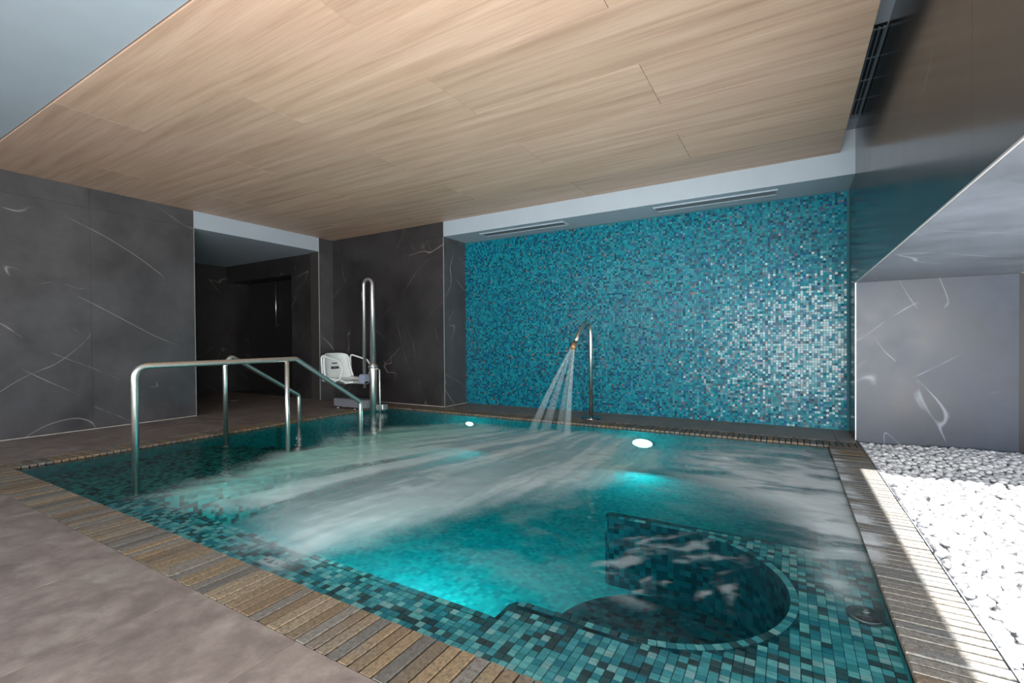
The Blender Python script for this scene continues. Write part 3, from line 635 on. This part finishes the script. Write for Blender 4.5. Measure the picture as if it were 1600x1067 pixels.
# ------------------------------------------------------------------ pool lift
lift = tag(empty('pool_lift', (-5.58, 5.2, 0)), 'steel pool lift with a pale plastic seat at the pool corner', 'pool lift')
def L(p): return (p[0]+5.58, p[1]-5.2, p[2])
MB().tube([L((-5.58, 5.2, -0.7)), L((-5.58, 5.2, 0.70)), L((-5.58, 5.2, 0.735))], [0.062, 0.062, 0.056], 20).build('column', 'steel', lift)
MB().lathe([(0.072, 0.66), (0.072, 0.70), (0.05, 0.705)], 0, 0, 24).build('column_collar', 'steel_satin', lift)
top = [L((-5.58, 5.2, 0.72)), L((-5.58, 5.2, 1.95))]
for k in range(1, 12): a = math.pi*k/12; top.append(L((-5.675+0.095*math.cos(a), 5.2, 1.95+0.095*math.sin(a))))
top += [L((-5.77, 5.2, 1.95)), L((-5.77, 5.2, 0.34))]
MB().tube(top, [0.046, 0.030]+[0.026]*(len(top)-2), 16).build('lifting_mast', 'steel_satin', lift)
MB().tube([L((-5.79, 5.195, 1.72)), L((-5.79, 5.195, 1.86))], 0.020, 10).build('mast_clip', 'steel_satin', lift)
MB().bevbox(-0.25, -0.13, -0.06, 0.06, 0.42, 0.56, 0.015).build('clamp', 'plastic_blue', lift)
MB().tube([L((-5.44, 5.2, -0.5)), L((-5.44, 5.2, 0.63)), L((-5.47, 5.2, 0.65)), L((-5.53, 5.2, 0.65))], 0.013, 10).build('control_rod', 'steel', lift)
MB().quadbox(0.05, 0.16, 0.02, 0.09, 0.0, 0.09).quadbox(0.16, 0.22, 0.03, 0.08, 0.02, 0.10).build('rod_bracket', 'steel_satin', lift)
bxm = MB().bevbox(-0.80, -0.06, -0.10, 0.10, 0.035, 0.16, 0.012); bxm.build('base_arm', 'grey_metal', lift)
for x, y in ((-0.74, -0.06), (-0.74, 0.06), (-0.34, -0.06), (-0.34, 0.06)): MB().lathe([(0.035, 0.0), (0.035, 0.012), (0.014, 0.016), (0.014, 0.036)], x, y, 16).build('foot', 'steel', lift)
def seat_parts():
    # bucket seat facing +X: curved backrest grid and pan, both with thickness
    def shell(name, fn, nu, nv, th, nrm):
        mb = MB(); n1 = (nu+1)*(nv+1)
        for s in (0, 1):
            for i in range(nu+1):
                for j in range(nv+1):
                    p = Vector(fn(i/nu*2-1, j/nv)) + Vector(nrm)*th*s; mb.v.append(L(p))
        idx = lambda s, i, j: s*n1+i*(nv+1)+j
        for i in range(nu):
            for j in range(nv):
                mb.f.append((idx(0, i, j), idx(0, i+1, j), idx(0, i+1, j+1), idx(0, i, j+1))); mb.f.append((idx(1, i, j), idx(1, i, j+1), idx(1, i+1, j+1), idx(1, i+1, j))); mb.sm += [True, True]
        for i in range(nu):
            mb.f += [(idx(0, i, 0), idx(1, i, 0), idx(1, i+1, 0), idx(0, i+1, 0)), (idx(0, i, nv), idx(0, i+1, nv), idx(1, i+1, nv), idx(1, i, nv))]; mb.sm += [False]*2
        for j in range(nv):
            mb.f += [(idx(0, 0, j), idx(0, 0, j+1), idx(1, 0, j+1), idx(1, 0, j)), (idx(0, nu, j), idx(1, nu, j), idx(1, nu, j+1), idx(0, nu, j+1))]; mb.sm += [False]*2
        return mb.build(name, 'plastic', lift)
    YC = 5.17
    def back(a, b):
        hw = 0.275*(1-0.13*b)*(1-0.10*max(0, (b-0.86)/0.14)**2)
        return (-6.42-0.06*b+0.075*abs(a)**3+0.03*(1-b)**3, YC+a*hw, 0.475+0.40*b-0.025*abs(a)**6*b)
    def pan(a, b): return (-6.40+0.42*b, YC+a*(0.265-0.02*b), 0.475+0.045*abs(a)**4-0.02*math.sin(b*math.pi)-0.035*b**4)
    bk = shell('backrest', back, 14, 12, 0.022, (-1, 0, 0)); shell('seat_pan', pan, 14, 10, 0.024, (0, 0, -1))
    # raised rim round the backrest and print on it
    rim = [Vector(back(-1, k/10)) for k in range(11)]+[Vector(back(-1+k/7, 1)) for k in range(1, 14)]+[Vector(back(1, 1-k/10)) for k in range(11)]
    MB().tube([L(p+Vector((0.006, 0, 0))) for p in rim], 0.016, 8).build('backrest_rim', 'plastic', bk)
    q = Vector(back(0, 0.45)).x
    MB().quadbox(q+5.58+0.010, q+5.58+0.014, YC-5.2-0.075, YC-5.2+0.075, 0.63, 0.67).build('print_bar', 'decal', bk)
    MB().prism([(-0.05, 0.0), (0.0, 0.012), (0.05, 0.0), (0.0, 0.005)], 0, 0.001).build('print_swoosh', 'decal_light', bk).matrix_local = Matrix.Translation((q+5.58+0.016, YC-5.2, 0.645)) @ Matrix(((0, 0, 1, 0), (1, 0, 0, 0), (0, 1, 0, 0), (0, 0, 0, 1)))
    for k in range(5): MB().quadbox(q+5.58+0.012, q+5.58+0.016, YC-5.2-0.06+0.020*k, YC-5.2-0.046+0.020*k, 0.712, 0.732).build('print_letter', 'decal', bk)
    for s in (-1, 1):
        y = YC+s*0.285
        loop = fillet([(-6.37, y, 0.47), (-6.40, y, 0.865), (-5.99, y, 0.775), (-5.90, y, 0.66), (-5.96, y, 0.50), (-6.08, y, 0.455), (-6.37, y, 0.455)], [0.06, 0.06, 0.05, 0.05, 0.05], 5)
        MB().tube([L(p) for p in loop], 0.014, 10).build('armrest', 'plastic', lift)
    MB().bevbox(-0.80, -0.13, -0.05, 0.01, 0.405, 0.452, 0.006).build('seat_beam', 'steel_satin', lift)
    MB().bevbox(-0.62, -0.50, -0.14, 0.09, 0.40, 0.455, 0.006).build('seat_bracket', 'steel_satin', lift)
seat_parts()
# ------------------------------------------------------------------ air nozzle plate on the ledge, depth sign
nz = tag(empty('air_nozzle_plate', (0.262, 2.325, ZL)), 'round dark chrome air nozzle plate on the mosaic ledge beside the right coping', 'nozzle')
MB().lathe([(0.068, 0.0), (0.068, 0.008), (0.064, 0.013), (0.059, 0.012), (0.05, 0.014), (0.0, 0.017)], 0, 0, 40).build('plate', 'chrome', nz)
MB().lathe([(0.0165, 0.014), (0.0165, 0.024), (0.010, 0.028), (0.007, 0.024), (0.0, 0.024)], 0, 0, 24).build('nozzle_cap', 'steel', nz)
sg = tag(empty('depth_sign', (-2.257, 1.416, ZL)), 'small white warning tile set in the front ledge of the pool', 'sign')
MB().bevbox(-0.068, 0.068, -0.034, 0.034, 0, 0.012, 0.001).build('plate', 'sign', sg)
for a in ([(-0.022, -0.02), (0.022, -0.02), (0.0, 0.022)], [(-0.058, -0.012), (-0.036, -0.012), (-0.036, 0.006), (-0.058, 0.006)], [(0.036, -0.012), (0.056, -0.012), (0.056, 0.004), (0.036, 0.004)]): MB().prism(a, 0.012, 0.0126).build('print_mark', 'sign_mark', sg)
# ------------------------------------------------------------------ pebbles
def pebble_meshes(n=7):
    out = []
    for k in range(n):
        bm = bmesh.new(); bmesh.ops.create_icosphere(bm, subdivisions=1, radius=1.0)
        ph = [rng.uniform(0, 6.28) for _ in range(4)]
        for v in bm.verts:
            c = v.co; f = 1+0.14*math.sin(2.1*c.x+ph[0])+0.12*math.sin(2.7*c.y+ph[1])+0.08*math.sin(3.3*c.z+ph[2]); v.co = c*f
        me = bpy.data.meshes.new('pebble'); bm.to_mesh(me); bm.free(); me.polygons.foreach_set('use_smooth', [True]*len(me.polygons)); me.materials.append(M['pebble']); out.append(me)
    return out
PM = pebble_meshes(); pv = [np.array([v.co[:] for v in m.vertices]) for m in PM]; pf = [np.array([p.vertices[:] for p in m.polygons]) for m in PM]
items = []
def bedz(x, y): return 0.012*math.sin(3.1*x+1.7*y)+0.010*math.sin(5.3*y-2*x)
step = 0.046
for layer, (zz, keep) in enumerate(((-0.050, 0.97), (-0.014, 0.9))):
    y = 0.3
    while y < 5.99:
        x = CX1+0.022
        while x < 2.5:
            if rng.random() < keep and not (x > XO-0.0 and y > 5.95):
                px, py = x+rng.uniform(-.018, .018), min(5.995, y+rng.uniform(-.018, .018)); r = rng.uniform(0.020, 0.032)
                edge = 0.6 if px < CX1+0.05 else 1.0
                items.append((max(px, CX1+r*1.25), py, zz*1.0+bedz(px, py)*edge+rng.uniform(-.006, .010), r, rng.uniform(0.6, 0.85), rng.uniform(0, 6.28), rng.uniform(-.35, .35), rng.uniform(-.35, .35), rng.randrange(7), layer))
            x += step
        y += step
vis = sorted([i for i in items if i[9] == 1 and i[1] > 4.25 and in_view(i[:3], 0) and i[0] < XO], key=lambda i: -i[3]/math.hypot(i[0], i[1]))
near = set(id(i) for i in vis[:300]); AV, AF, nb = [], [], 0
for it in items:
    x, y, z, r, fl_, a, tx_, ty_, k, _ = it
    Mx = Matrix.Translation((x, y, z)) @ Matrix.Rotation(a, 4, 'Z') @ Matrix.Rotation(tx_, 4, 'X') @ Matrix.Rotation(ty_, 4, 'Y') @ Matrix.Diagonal((r*1.25, r, r*fl_, 1))
    if id(it) in near:
        o = bpy.data.objects.new('pebble', PM[k]); C.objects.link(o); o.matrix_world = Mx
        tag(o, 'smooth white pebble in the shaded gravel by the grey marble jamb', 'pebble', 'white pebbles in the gravel bed')
    else:
        A = np.array(Mx); AV.append(pv[k] @ A[:3, :3].T + A[:3, 3]); AF.append(pf[k]+nb); nb += len(pv[k])
V = np.vstack(AV); F = np.vstack(AF); me = bpy.data.meshes.new('pebble_bed'); me.from_pydata(V.tolist(), [], F.tolist()); me.polygons.foreach_set('use_smooth', [True]*len(F))
tag(link('pebble_bed', me, 'pebble'), 'bed of white pebbles glaring in the sun beside the pool', 'gravel', kind='stuff')
tag(MB().quadbox(CX1, CX1+0.006, -4.0, 6.0, -0.1, 0.004).build('edging_strip', 'grey_metal'), 'thin metal edging strip between coping and pebbles', 'edging')
